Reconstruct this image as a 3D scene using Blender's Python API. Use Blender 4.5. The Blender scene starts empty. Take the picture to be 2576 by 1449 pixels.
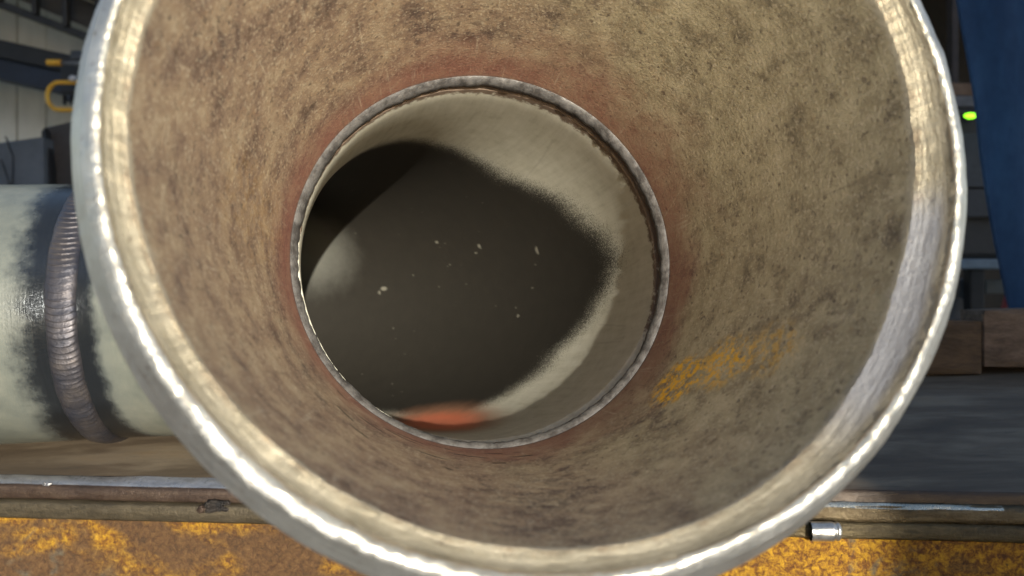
import bpy, math, numpy as np
from mathutils import Vector, Matrix

# ------------------------------------------------------------------ camera, sky, sun, exposure
S = 0.1                                   # one working unit = the bore radius of the pipe = 0.1 m
F = 1946.0                                # focal length in pixels of a 2576 px wide picture
sc = bpy.context.scene
cam = bpy.data.objects.new('camera', bpy.data.cameras.new('camera'))
sc.collection.objects.link(cam); sc.camera = cam
PITCH = math.radians(10)                  # the camera looks down; the place is measured in its axes first and levelled at the end
TILT = Matrix.Rotation(-PITCH, 3, 'X')
cam.location = (0, 0, 0); cam.rotation_euler = (math.radians(90) - PITCH, 0, 0)
cam.data.sensor_width = 36; cam.data.lens = 36 * F / 2576
cam.data.clip_start = 0.005; cam.data.clip_end = 500
cam.data.dof.use_dof = True; cam.data.dof.focus_distance = 4.3 * S; cam.data.dof.aperture_fstop = 10

RAY = (TILT @ Vector((-0.266, 1.0, -0.115))).normalized()          # the way the sunlight travels
SUN_EL = math.asin(-RAY.z); SUN_AZ = math.atan2(-RAY.x, -RAY.y)
w = bpy.data.worlds.new('World'); sc.world = w; w.use_nodes = True
nt = w.node_tree; bg = nt.nodes['Background']
sky = nt.nodes.new('ShaderNodeTexSky'); sky.sky_type = 'NISHITA'; sky.sun_disc = False
sky.sun_elevation = SUN_EL; sky.sun_rotation = SUN_AZ
nt.links.new(sky.outputs[0], bg.inputs[0]); bg.inputs[1].default_value = 0.15
sun = bpy.data.objects.new('sun', bpy.data.lights.new('sun', 'SUN'))
sc.collection.objects.link(sun)
sun.data.energy = 4.6; sun.data.angle = math.radians(0.53); sun.data.color = (1.0, 0.93, 0.80)
sun.rotation_euler = RAY.to_track_quat('-Z', 'Y').to_euler()
sc.view_settings.view_transform = 'Standard'; sc.view_settings.look = 'None'
sc.view_settings.exposure = 1.0; sc.view_settings.gamma = 1.0

# ------------------------------------------------------------------ helpers
def P(px, py, z):                         # a point of the place, z units in front of the camera
    return np.array([(px - 1288) / F * z, z, -(py - 724) / F * z])

def _hash(ix, iy, iz, seed):
    h = (ix * 374761393 + iy * 668265263 + iz * 2147483647 + seed * 974634777) & 0xffffffff
    h = ((h ^ (h >> 13)) * 1274126177) & 0xffffffff
    return ((h ^ (h >> 16)) & 0xffff) / 65535.0
def vnoise(p, seed=0):
    p = np.asarray(p, float); i = np.floor(p).astype(np.int64); f = p - i; f = f * f * (3 - 2 * f)
    r = 0
    for dx in (0, 1):
        for dy in (0, 1):
            for dz in (0, 1):
                wgt = (f[..., 0] if dx else 1 - f[..., 0]) * (f[..., 1] if dy else 1 - f[..., 1]) * (f[..., 2] if dz else 1 - f[..., 2])
                r = r + wgt * _hash(i[..., 0] + dx, i[..., 1] + dy, i[..., 2] + dz, seed)
    return r * 2 - 1
def fbm(p, oct=4, seed=0):
    p = np.asarray(p, float); r = 0; a = 1; t = 0
    for k in range(oct):
        r = r + a * vnoise(p * 2 ** k, seed + k); t += a; a *= .5
    return r / t
def sstep(a, b, x):
    t = np.clip((x - a) / (b - a), 0, 1); return t * t * (3 - 2 * t)

def mesh_obj(name, verts, faces, mat, parent=None, smooth=True, attrs=None):
    verts = np.asarray(verts, float).reshape(-1, 3) * S
    if parent is not None: verts = verts - np.array(parent_origin(parent))
    me = bpy.data.meshes.new(name)
    faces = [tuple(f) for f in faces] if not isinstance(faces, np.ndarray) else faces
    if isinstance(faces, np.ndarray):
        me.vertices.add(len(verts)); me.vertices.foreach_set('co', verts.ravel())
        nf, k = faces.shape
        me.loops.add(nf * k); me.loops.foreach_set('vertex_index', faces.ravel().astype(np.int32))
        me.polygons.add(nf); me.polygons.foreach_set('loop_start', np.arange(0, nf * k, k, dtype=np.int32))
        me.update(calc_edges=True)
    else:
        me.from_pydata([tuple(v) for v in verts], [], faces); me.update()
    me.polygons.foreach_set('use_smooth', [smooth] * len(me.polygons))
    for k_, v_ in (attrs or {}).items():
        v_ = np.asarray(v_, np.float32)
        if v_.ndim == 1 or v_.shape[-1] != 3:
            at = me.attributes.new(k_, 'FLOAT', 'POINT'); at.data.foreach_set('value', v_.ravel())
        else:
            at = me.attributes.new(k_, 'FLOAT_VECTOR', 'POINT'); at.data.foreach_set('vector', v_.ravel())
    me.materials.append(mat)
    o = bpy.data.objects.new(name, me); sc.collection.objects.link(o)
    if parent is not None: o.parent = parent
    return o
def parent_origin(p):
    x = Vector((0, 0, 0))
    while p is not None: x = x + p.location; p = p.parent
    return x
def thing(name, label, cat, loc, group=None):
    o = bpy.data.objects.new(name, None); sc.collection.objects.link(o)
    o.location = Vector(loc) * S; o.empty_display_size = 0.02
    o['label'] = label; o['category'] = cat
    if group: o['group'] = group
    return o
def tag(o, label, cat, group=None):
    o['label'] = label; o['category'] = cat
    if group: o['group'] = group
    return o
def quad_grid(nu, nv, closed_v=False, flip=False):        # nu rows x nv columns
    i = np.arange(nu - 1)[:, None]; nvv = nv if closed_v else nv - 1; j = np.arange(nvv)[None, :]
    j2 = (j + 1) % nv
    q = np.stack([i * nv + j + 0 * j2, i * nv + j2, (i + 1) * nv + j2, (i + 1) * nv + j + 0 * j2], -1).reshape(-1, 4)
    return q[:, ::-1] if flip else q
def recentre(o):
    return o

def box(name, centre, size, mat, parent=None, rot=None, bevel=0.0, wob=0.0, seed=0):
    import bmesh
    bm = bmesh.new(); bmesh.ops.create_cube(bm, size=1)
    for v in bm.verts: v.co = Vector((v.co.x * size[0], v.co.y * size[1], v.co.z * size[2]))
    if bevel: bmesh.ops.bevel(bm, geom=bm.edges[:], offset=bevel, segments=2, affect='EDGES', profile=.6)
    R = rot if rot is not None else Matrix.Identity(3)
    vs = [np.array(R @ v.co) + np.array(centre) for v in bm.verts]
    bm.verts.index_update(); fs = [[v.index for v in f.verts] for f in bm.faces]; bm.free()
    return mesh_obj(name, vs, fs, mat, parent, smooth=False)

def frames(c, up0=(0, 0, 1.)):
    T = np.gradient(c, axis=0) if len(c) < 3 else np.concatenate([[c[1] - c[0]], c[2:] - c[:-2], [c[-1] - c[-2]]]); T = T / np.linalg.norm(T, axis=1)[:, None]
    u = np.array(up0, float); U = []; Rr = []
    for i in range(len(c)):
        u = u - T[i] * (u @ T[i]); u /= np.linalg.norm(u); U.append(u.copy()); Rr.append(np.cross(T[i], u))
    return T, np.array(U), np.array(Rr)
def tube(name, path, r, mat, parent=None, seg=16, attrs=None):
    c = np.array(path, float); T, U, Rr = frames(c, (0.1, 0.2, 1.))
    th = np.linspace(0, 2 * np.pi, seg, endpoint=False)
    pts = c[:, None] + r * (np.cos(th)[None, :, None] * Rr[:, None] + np.sin(th)[None, :, None] * U[:, None])
    n = len(c); v = list(pts.reshape(-1, 3)); f = [tuple(q) for q in quad_grid(n, seg, True)]
    f.append(tuple(range(seg))[::-1]); f.append(tuple(range((n - 1) * seg, n * seg)))
    return mesh_obj(name, v, f, mat, parent)

# ------------------------------------------------------------------ material helper
class M:
    def __init__(s, name):
        s.m = bpy.data.materials.new(name); s.m.use_nodes = True; s.t = s.m.node_tree
        s.b = s.t.nodes['Principled BSDF']
    def n(s, typ, **kw):
        nd = s.t.nodes.new('ShaderNode' + typ)
        for k, v in kw.items():
            if k.startswith('_'): setattr(nd, k[1:], v)
            else: s.put(nd.inputs[k.replace('__', ' ')], v)
        return nd
    def put(s, sock, v):
        if isinstance(v, bpy.types.NodeSocket): s.t.links.new(v, sock)
        elif isinstance(v, tuple) and len(v) == 3 and sock.type == 'RGBA': sock.default_value = (*v, 1)
        else: sock.default_value = v
    def obj(s, scale=1.0):
        tc = s.n('TexCoord'); mp = s.n('Mapping', Vector=tc.outputs['Object'])
        k = 1 / S
        mp.inputs['Scale'].default_value = tuple(k * x for x in scale) if isinstance(scale, tuple) else (k * scale,) * 3
        return mp.outputs[0]
    def attrv(s, name, scale=(1, 1, 1)):
        a = s.n('Attribute', _attribute_name=name); mp = s.n('Mapping', Vector=a.outputs['Vector'])
        mp.inputs['Scale'].default_value = scale; return mp.outputs[0]
    def attr(s, name): return s.n('Attribute', _attribute_name=name).outputs['Fac']
    def noise(s, v, scale=1.0, detail=4.0, rough=.55, dist=0.0):
        return s.n('TexNoise', Vector=v, Scale=scale, Detail=detail, Roughness=rough, Distortion=dist).outputs['Fac']
    def voro(s, v, scale=1.0, out='Distance', feature='F1', rand=1.0):
        nd = s.n('TexVoronoi', _feature=feature, Vector=v, Scale=scale, Randomness=rand); return nd.outputs[out]
    def math(s, op, a, b=0.0, clamp=False):
        nd = s.n('Math', _operation=op); s.put(nd.inputs[0], a); s.put(nd.inputs[1], b); nd.use_clamp = clamp; return nd.outputs[0]
    def ss(s, x, a, b, lo=0.0, hi=1.0):
        nd = s.n('MapRange', _interpolation_type='SMOOTHSTEP', Value=x)
        nd.inputs['From Min'].default_value = a; nd.inputs['From Max'].default_value = b
        nd.inputs['To Min'].default_value = lo; nd.inputs['To Max'].default_value = hi; return nd.outputs[0]
    def lin(s, x, a, b, lo=0.0, hi=1.0):
        nd = s.n('MapRange', Value=x)
        nd.inputs['From Min'].default_value = a; nd.inputs['From Max'].default_value = b
        nd.inputs['To Min'].default_value = lo; nd.inputs['To Max'].default_value = hi; return nd.outputs[0]
    def mix(s, f, a, b):
        nd = s.n('Mix', _data_type='RGBA'); s.put(nd.inputs[0], f); s.put(nd.inputs[6], a); s.put(nd.inputs[7], b); return nd.outputs[2]
    def ramp(s, f, stops):
        nd = s.n('ValToRGB', Fac=f); e = nd.color_ramp.elements
        while len(e) < len(stops): e.new(.5)
        for k, (p, c) in enumerate(stops): e[k].position = p; e[k].color = (*c, 1)
        return nd.outputs[0]
    def bump(s, h, strength=.5, dist=.001, normal=None):
        nd = s.n('Bump', Height=h, Strength=strength, Distance=dist)
        if normal is not None: s.put(nd.inputs['Normal'], normal)
        return nd.outputs[0]
    def out(s, color=None, rough=None, metal=None, normal=None, spec=None):
        if color is not None: s.put(s.b.inputs['Base Color'], color)
        if rough is not None: s.put(s.b.inputs['Roughness'], rough)
        if metal is not None: s.put(s.b.inputs['Metallic'], metal)
        if normal is not None: s.put(s.b.inputs['Normal'], normal)
        if spec is not None: s.put(s.b.inputs['Specular IOR Level'], spec)
        return s.m

# ------------------------------------------------------------------ materials
def mat_bore():          # rusty, scaled inside of the near pipe stub. attributes: heat, ochre, crack, warm
    m = M('rusted_bore'); v = m.obj(); cyl = m.attrv('cyl')
    big = m.noise(v, 2.2, 5, .6); mid = m.noise(v, 7, 6, .65); fine = m.noise(v, 55, 5, .75)
    big2 = m.noise(m.obj((1.3, 1.1, 1.7)), 1.7, 3, .5, .6)
    c = m.ramp(mid, [(.30, (.12, .075, .052)), (.43, (.26, .18, .125)), (.55, (.36, .26, .17)), (.72, (.47, .37, .25))])
    grey = m.ramp(mid, [(.30, (.17, .14, .09)), (.45, (.35, .295, .185)), (.60, (.47, .405, .26)), (.75, (.56, .49, .33))])
    c = m.mix(m.ss(m.math('ADD', m.attr('grey'), m.math('MULTIPLY', big2, .8)), .45, 1.2), c, grey)
    # dark mill scale blotches
    bl = m.math('MULTIPLY', m.math('MULTIPLY', m.ss(big, .48, .64), m.math('MAXIMUM', m.ss(m.noise(v, .9, 3, .5), .40, .60, .15, 1.0), m.attr('dirty'))), m.ss(m.noise(v, 16, 5, .75), .42, .62))
    c = m.mix(m.math('MULTIPLY', bl, .78), c, (.065, .045, .045))
    # orange rust flecks
    fl = m.math('MULTIPLY', m.ss(m.noise(v, 17, 5, .75), .58, .70), m.ss(big2, .46, .60))
    c = m.mix(m.math('MULTIPLY', fl, .35), c, (.36, .19, .08))
    # grain
    cell = m.voro(v, 62, 'Color'); cell2 = m.voro(v, 105, 'Color')
    c = m.mix(m.ss(m.math('ADD', m.math('MULTIPLY', cell, .6), m.math('MULTIPLY', fine, .6)), .46, .28, 0, .75), c, (.085, .062, .048))
    c = m.mix(m.ss(m.math('ADD', m.math('MULTIPLY', cell2, .5), m.math('MULTIPLY', fine, .6)), .60, .80, 0, .55), c, (.62, .53, .38))
    c = m.mix(m.ss(fine, .40, .32, 0, .6), c, (.07, .05, .04))
    pit = m.math('MULTIPLY', m.ss(m.noise(v, 21, 3, .6), .66, .72), m.ss(cell, .3, .5))
    c = m.mix(m.math('MULTIPLY', pit, .7), c, (.055, .04, .032))
    # reddish heat tint beside the weld
    ht = m.math('ADD', m.attr('reddening'), m.math('MULTIPLY', m.math('SUBTRACT', m.noise(v, 2.3, 6, .65), .5), 1.5))
    htm = m.math('MULTIPLY', m.ss(ht, .15, 1.1, 0, .72), m.ss(fine, .30, .55, .55, 1.0))
    c = m.mix(htm, c, (.27, .10, .072))
    c = m.mix(m.ss(m.attr('edge'), .25, 1.0, 0, .8), c, (.17, .145, .125))
    # steel ground bright next to the mouth, fading into the scale
    gr = m.math('ADD', m.attr('ground'), m.math('MULTIPLY', m.math('SUBTRACT', m.noise(v, 8, 5, .7), .5), 1.1))
    c = m.mix(m.ss(gr, .45, .85, 0, .9), c, m.mix(fine, (.40, .355, .255), (.60, .54, .41)))
    # yellow-orange fresh rust spots
    oc = m.math('MULTIPLY', m.attr('ochre'), m.ss(m.noise(v, 21, 6, .8), .47, .55))
    c = m.mix(oc, c, m.mix(m.noise(v, 40, 2), (.75, .34, .02), (.95, .60, .04)))
    stk = m.noise(m.attrv('cyl', (34, 2.2, 1)), 1.0, 4, .65)
    c = m.mix(m.ss(stk, .58, .74, 0, .38), c, (.64, .56, .41)); c = m.mix(m.ss(stk, .42, .28, 0, .35), c, (.10, .075, .058))
    # long scratches
    sc1 = m.math('MULTIPLY', m.attr('scratch'), m.ss(m.noise(v, 30, 3), .35, .6))
    c = m.mix(m.math('MULTIPLY', sc1, .6), c, (.48, .40, .27))
    hs = m.noise(m.attrv('cyl', (26, 3.0, 1)), 1.0, 4, .7)
    # cracks in the scale along the circumference
    ck = m.math('MULTIPLY', m.attr('crack'), 1.0)
    c = m.mix(ck, c, (.012, .009, .007))
    h = m.math('ADD', m.math('MULTIPLY', mid, .25), m.math('ADD', m.math('MULTIPLY', fine, .55), m.math('MULTIPLY', m.noise(v, 95, 3, .7), .35)))
    h = m.math('SUBTRACT', h, m.math('MULTIPLY', ck, .8))
    return m.out(c, m.lin(mid, .3, .7, .62, .42), .12, m.bump(h, .55, .0016), .55)

def mat_brushed(tint=(.40, .37, .30), dark=(.16, .14, .11), name='ground_steel', rough=.36, metal=.75, bs=.35):
    m = M(name)
    st = m.noise(m.attrv('cyl', (3.2, 60, 60)), 1.0, 6, .75)
    st2 = m.noise(m.attrv('cyl', (9, 22, 22)), 1.0, 5, .7)
    v = m.obj(); bl = m.noise(v, 6, 4, .6)
    c = m.mix(m.ss(m.math('ADD', m.math('MULTIPLY', st, .6), m.math('MULTIPLY', bl, .4)), .36, .66), dark, tint)
    c = m.mix(m.ss(m.noise(v, 28, 4, .7), .62, .70, 0, .7), c, (.10, .07, .045))
    rs = m.math('ADD', m.attr('rusty'), m.math('MULTIPLY', m.math('SUBTRACT', m.noise(v, 10, 5, .75), .5), 1.2))
    c = m.mix(m.ss(rs, .55, .9, 0, .75), c, (.27, .20, .13))
    c = m.mix(m.math('MULTIPLY', m.attr('sky_tint'), .85), c, m.mix(st, (.28, .285, .31), (.46, .47, .50)))  # blue-grey skylight on the ground band, painted into its colour
    h = m.math('ADD', m.math('MULTIPLY', st, .6), m.math('ADD', m.math('MULTIPLY', st2, .6), m.math('MULTIPLY', m.noise(v, 30, 4, .7), .5)))
    return m.out(c, m.lin(st2, .3, .7, rough - .08, rough + .14), metal, m.bump(h, bs, .0012), .5)

def mat_weld_root():
    m = M('root_weld_metal'); v = m.obj()
    n1 = m.noise(v, 14, 5, .7); n2 = m.noise(v, 60, 4, .7)
    c = m.mix(m.ss(n1, .35, .62), (.085, .08, .077), (.21, .205, .20))
    c = m.mix(m.ss(n2, .60, .70, 0, .6), c, (.05, .045, .04))
    return m.out(c, m.lin(n2, .3, .7, .30, .52), .55, m.bump(m.math('ADD', n1, m.math('MULTIPLY', n2, .5)), .5, .0009), .6)

def mat_elbow_in():      # attributes dk (signed distance to the edge of the darker area), lp, orange, band
    m = M('two_tone_elbow_bore'); v = m.obj()
    g = m.noise(v, 110, 4, .8); g2 = m.noise(v, 9, 5, .65); g3 = m.noise(m.attrv('cyl', (2.0, 14, 1)), 1.6, 5, .65)
    pale = m.ramp(m.math('ADD', m.math('MULTIPLY', g2, .5), m.math('MULTIPLY', g3, .5)),
                  [(.30, (.40, .39, .31)), (.45, (.52, .51, .42)), (.62, (.60, .59, .50))])
    pale = m.mix(m.ss(m.noise(v, 26, 5, .75), .63, .75, 0, .35), pale, (.13, .125, .10))
    grain = m.math('MULTIPLY', m.math('SUBTRACT', g, .5), .95)
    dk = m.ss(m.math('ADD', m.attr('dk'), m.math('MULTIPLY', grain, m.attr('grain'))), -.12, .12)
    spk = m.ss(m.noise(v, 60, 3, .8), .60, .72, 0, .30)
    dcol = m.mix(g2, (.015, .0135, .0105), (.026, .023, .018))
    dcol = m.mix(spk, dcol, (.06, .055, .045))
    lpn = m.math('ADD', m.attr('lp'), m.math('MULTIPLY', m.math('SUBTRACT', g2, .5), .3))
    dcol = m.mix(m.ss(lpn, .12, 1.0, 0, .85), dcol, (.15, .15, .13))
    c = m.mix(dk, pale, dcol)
    onz = m.math('ADD', m.attr('orange'), m.math('MULTIPLY', m.math('SUBTRACT', g2, .5), .25))
    c = m.mix(m.ss(onz, .15, .75, 0, .92), c, m.mix(m.ss(onz, .5, 1.0), (.34, .17, .10), (.80, .22, .11)))
    # debris chips and dark flecks
    c = m.mix(m.math('MULTIPLY', m.attr('speck'), .7), c, (.22, .21, .17))
    pit = m.math('MULTIPLY', m.attr('pits'), m.ss(m.noise(v, 45, 3, .8), .66, .70))
    c = m.mix(pit, c, (.02, .018, .015))
    bn = m.math('ADD', m.attr('band'), m.math('MULTIPLY', m.math('SUBTRACT', m.noise(v, 24, 4, .7), .5), .9))
    c = m.mix(m.ss(bn, .35, .60), c, m.mix(g2, (.085, .060, .045), (.20, .15, .11)))
    c = m.mix(m.math('MULTIPLY', m.attr('scratch'), .35), c, (.25, .23, .18))
    h = m.math('ADD', m.math('MULTIPLY', g, .6), m.math('ADD', m.math('MULTIPLY', g2, .5), m.math('MULTIPLY', m.attr('speck'), 1.0)))
    return m.out(c, .58, .05, m.bump(h, .12, .0004), .4)

def mat_pipe_out():      # primer outside; attribute 'ax' = distance from the weld along the axis
    m = M('primed_pipe_outside'); v = m.obj()
    n1 = m.noise(v, 3.0, 5, .6); n2 = m.noise(v, 14, 6, .75); n3 = m.noise(v, 50, 4, .7)
    pale = m.ramp(n1, [(.3, (.08, .088, .078)), (.5, (.115, .124, .106)), (.7, (.15, .155, .13))])
    pale = m.mix(m.ss(n3, .62, .74, 0, .5), pale, (.13, .14, .12))
    edge = m.math('ADD', m.attr('ax'), m.math('MULTIPLY', m.math('SUBTRACT', n2, .5), .20))
    edge = m.math('ADD', edge, m.math('MULTIPLY', m.math('SUBTRACT', n1, .5), .35))
    bare = m.ss(m.math('ADD', edge, m.math('MULTIPLY', m.math('SUBTRACT', n3, .5), .06)), .12, -.12)
    smear = m.ss(edge, .34, .0, 0, .75)
    dcol = m.mix(m.noise(m.attrv('cyl', (3, 70, 1)), 1, 4, .7), (.016, .018, .021), (.055, .062, .070))
    c = m.mix(smear, pale, (.10, .11, .10)); c = m.mix(bare, c, dcol)
    h = m.math('ADD', m.math('MULTIPLY', n3, .5), m.math('ADD', n2, m.math('MULTIPLY', m.noise(m.attrv('cyl', (5, 60, 1)), 1, 4, .8), .8)))
    r = m.n('Mix', _data_type='FLOAT'); m.put(r.inputs[0], bare); r.inputs[2].default_value = .40; r.inputs[3].default_value = .20
    mm = m.math('MULTIPLY', bare, .75)
    return m.out(c, r.outputs[0], mm, m.bump(h, .32, .0009), .5)

def mat_cap_weld():
    m = M('bronze_weld_bead'); v = m.obj()
    n1 = m.noise(v, 5, 4, .6); st = m.noise(m.attrv('cyl', (20, 8, 1)), 1, 4, .7)
    c = m.ramp(n1, [(.32, (.036, .038, .050)), (.5, (.056, .053, .060)), (.68, (.082, .073, .072))])
    c = m.mix(m.ss(st, .6, .75, 0, .5), c, (.05, .035, .03))
    return m.out(c, m.lin(st, .3, .7, .34, .55), .65, m.bump(m.math('ADD', st, m.noise(v, 60, 3)), .3, .0008), .5)

def mat_tabletop():
    m = M('worn_steel_tabletop'); v = m.obj((.5, 2.2, 1)); v2 = m.obj()
    n1 = m.noise(v, 1.1, 6, .62, .5); n2 = m.noise(m.obj((1.2, 9, 1)), 2.0, 5, .7); n3 = m.noise(v2, 30, 4, .75)
    c = m.ramp(n1, [(.30, (.050, .036, .024)), (.48, (.095, .070, .046)), (.60, (.16, .125, .085)), (.75, (.17, .115, .06))])
    c = m.mix(m.ss(n3, .66, .74, 0, .5), c, (.20, .20, .19))
    c = m.mix(m.ss(n2, .60, .70, 0, .5), c, (.030, .028, .026))
    return m.out(c, m.lin(n2, .3, .7, .48, .68), .0, m.bump(m.math('ADD', n2, m.math('MULTIPLY', n3, .5)), .25, .0012), .5)

def mat_plate(name, a, b, c3, rough=.45, metal=.5, bs=.4):
    m = M(name); v = m.obj((1, 1, 2.5)); n1 = m.noise(v, 2.2, 6, .65); n2 = m.noise(m.obj(), 22, 5, .75); n3 = m.noise(m.obj((1, 1, 6)), 6, 5, .7)
    c = m.ramp(m.math('ADD', m.math('MULTIPLY', n1, .5), m.math('MULTIPLY', n3, .5)), [(.32, a), (.5, b), (.68, c3)])
    c = m.mix(m.ss(n2, .60, .72, 0, .65), c, tuple(.3 * x for x in a))
    c = m.mix(m.ss(n2, .38, .26, 0, .5), c, tuple(min(1, 1.6 * x) for x in c3))
    return m.out(c, m.lin(n2, .3, .7, rough - .1, rough + .15), metal, m.bump(m.math('ADD', n2, m.math('MULTIPLY', n3, .6)), bs, .0018), .5)

def mat_rust_beam():
    m = M('orange_rusted_beam'); v = m.obj(); vs = m.obj((1, 1, 2.0))
    big = m.noise(m.obj((.7, .7, 1.5)), 1.3, 3, .5, .4); mid = m.noise(vs, 6, 6, .7); fine = m.noise(v, 22, 6, .8, .5)
    yel = m.ramp(fine, [(.32, (.045, .014, .004)), (.44, (.12, .045, .005)), (.56, (.30, .155, .008)), (.72, (.48, .29, .014))])
    brn = m.ramp(fine, [(.30, (.022, .013, .007)), (.5, (.075, .038, .014)), (.7, (.13, .072, .028))])
    gry = m.ramp(fine, [(.3, (.045, .036, .025)), (.6, (.095, .080, .055))])
    side = m.attr('along')
    up = m.math('ADD', m.math('ADD', m.math('MULTIPLY', m.attr('hgt'), .42), m.math('MULTIPLY', side, .42)), m.lin(big, .3, .7, .0, 1.0))
    c = m.mix(m.ss(m.math('ADD', up, m.math('MULTIPLY', mid, .5)), .98, 1.36), brn, yel)
    c = m.mix(m.math('MULTIPLY', m.ss(m.noise(m.obj((1, 1, .8)), 1.9, 5, .6, .5), .58, .68), m.ss(mid, .40, .55)), c, gry)
    c = m.mix(m.ss(m.noise(v, 11, 3, .6), .70, .76, 0, .8), c, (.05, .018, .008))
    cr = m.voro(m.obj(), 17, 'Distance', 'DISTANCE_TO_EDGE')
    c = m.mix(m.ss(m.math('ADD', cr, m.math('MULTIPLY', fine, .12)), .10, .06, 0, .45), c, (.045, .014, .004))
    h = m.math('ADD', m.math('MULTIPLY', fine, 1.0), m.math('MULTIPLY', mid, .6))
    return m.out(c, .72, 0.0, m.bump(h, .8, .0030), .35)

def mat_simple(name, c1, c2, scale=5.0, rough=.6, metal=0.0, bs=.2, aniso=(1, 1, 1), spec=.4):
    m = M(name); v = m.obj(aniso); n1 = m.noise(v, scale, 5, .65); n2 = m.noise(v, scale * 6, 4, .7)
    c = m.mix(m.ss(m.math('ADD', m.math('MULTIPLY', n1, .7), m.math('MULTIPLY', n2, .3)), .34, .66), c1, c2)
    return m.out(c, rough, metal, m.bump(n2, bs, .002), spec)

# ------------------------------------------------------------------ the welded pipe assembly
RM = 1.30                                  # bore radius at the flared mouth
C1 = P(1423.5, 298.2, 2.32); C2 = P(1222.2, 644.5, 4.127)
AX = (C2 - C1) / np.linalg.norm(C2 - C1)
L0 = P(0, 790, 6.75); L = np.array([1, .16, .03]); L /= np.linalg.norm(L)
C3 = L0 + L * ((-3.55 - L0[0]) / L[0])
RI, RO = 1.0, 1.12
TAB0 = np.array([-4.468, 6.75, -1.366])
def table_z(x, y): return TAB0[2] + .03 * (x - TAB0[0]) + math.tan(PITCH) * (y - TAB0[1])

U0 = np.array([0, 0, 1.]) - AX * AX[2]; U0 /= np.linalg.norm(U0); R0 = np.cross(AX, U0)
pipe = thing('welded_pipe', 'rusty steel pipe with bright ground mouth, welded to an elbow and grey pipe', 'pipe', (C2[0], C2[1], C2[2] - 1.3))

def ring_pts(centre, r, th, R=R0, U=U0):
    return centre + r[..., None] * (np.cos(th)[..., None] * R + np.sin(th)[..., None] * U)

# mouth: lathe profile, angle columns from the top of the ring (out of the picture)
nth = 1440
TH = np.linspace(0, 2 * np.pi, nth, endpoint=False) + np.pi / 2
cth, sth = np.cos(TH), np.sin(TH)
LEN = np.linalg.norm(C2 - C1)
def circ(seed, f, o=4): return fbm(np.stack([cth * f, sth * f, np.full_like(cth, seed * 7.3)], -1), o, seed)
bandw = .082 + .020 * circ(3, 2.0) + .008 * circ(4, 14) + .006 * circ(14, 60) + .075 * np.clip(np.cos(TH + .50), 0, 1) ** 5 + .03 * np.clip(np.cos(TH - math.radians(240)), 0, 1) ** 2      # width of the ground band inside
bandw = np.clip(bandw, .05, .30)
lw = .010 + .006 * circ(5, 6)                                           # the land
def lathe(name, prof, mat, parent, wob=0.0, extra=None, seed=0, flip=False):
    n = len(prof); pts = np.zeros((n, nth, 3)); cyl = np.zeros((n, nth, 3)); arc = 0; prev = None
    for i, (r, t) in enumerate(prof):
        r = np.broadcast_to(r, (nth,)).astype(float).copy(); t = np.broadcast_to(t, (nth,)).astype(float).copy()
        pts[i] = C1 + AX * t[:, None] + r[:, None] * (cth[:, None] * R0 + sth[:, None] * U0)
        if prev is not None: arc = arc + np.hypot(np.mean(r) - prev[0], np.mean(t) - prev[1])
        prev = (np.mean(r), np.mean(t))
        cyl[i, :, 0] = TH; cyl[i, :, 1] = arc; cyl[i, :, 2] = 0
    at = {'cyl': cyl}
    if extra: at.update(extra(pts))
    return mesh_obj(name, pts, quad_grid(n, nth, True, flip), mat, parent, True, at)

steel_in = mat_brushed((.56, .50, .37), (.30, .26, .18), 'ground_bore_steel', .40, .45, .9)
steel_bev = mat_brushed((.40, .405, .40), (.27, .27, .26), 'ground_bevel_steel', .40, .80, .8)
arris_m = mat_brushed((.80, .74, .60), (.60, .54, .42), 'bright_arris_steel', .33, .85, .30)
nick = np.maximum(0, circ(8, 9, 3) - .25) * .02
und = .004 * circ(9, 10) + .0035 * circ(10, 45, 3) + .003 * circ(13, 22, 3)
bev_e = .105 + .010 * circ(11, 5)
# outer bevel, land edge and the bright rounded arris
WALL = .125; RMO = RM + WALL; K = RM
DROP = .036
def Rb(t):                                # bore radius along the reducer
    f = np.clip(t / LEN, 0, 1); g = .85 * f + .15 * (f * f * (3 - 2 * f)); return RM - DROP + (RI - RM + DROP) * g
prof = [(Rb(LEN - .02) + .11, LEN - .02)] + [(Rb(t_) + WALL - .01, t_) for t_ in (1.6, 1.3, 1.0, .8, .6, .45, .3)] + [(RMO - .002, bev_e * K + .02), (RMO - .003, bev_e * K + .006 + und), (RMO - .010, bev_e * K - .006 + und)]
wid = (RMO - RM - .010 - .012 - lw - .026)
for k in range(1, 9):
    f = k / 9; prof.append((RMO - .010 - f * (wid - nick), (bev_e * K - .006) * (1 - f) + .010 * f + und * (1 - f) + .003 * fbm(np.stack([cth * 30, sth * 30, np.full_like(cth, k * .8)], -1), 3, 30 + k)))
AR = .013 * .7 + .034 * np.clip(np.cos(TH - math.radians(236)), 0, 1) ** 3 + .006 * np.clip(np.cos(TH - math.radians(300)), 0, 1) ** 2      # how rounded the inner arris is
AR = AR * np.clip(.8 + (1.3 - 1.1 * np.clip(np.cos(TH - math.radians(236)), 0, 1)) * circ(15, 6) + .25 * circ(16, 30), .25, 1.6)
rough_a = .004 * fbm(np.stack([cth * 60, sth * 60, 0 * cth], -1), 3, 71)
for k in range(6):
    a_ = math.radians(10 + 75 * k / 5); prof.append((RM + AR + lw + .012 - .012 * math.sin(a_) + nick * .5, .012 - .012 * math.sin(a_) * .9 + und * .6))
arris_start = (RM + AR + und * .5, .000 + und * .8)
prof.append(arris_start)
lathe('bevelled_edge', prof, steel_bev, pipe, flip=True)
prof = [arris_start]
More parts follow.
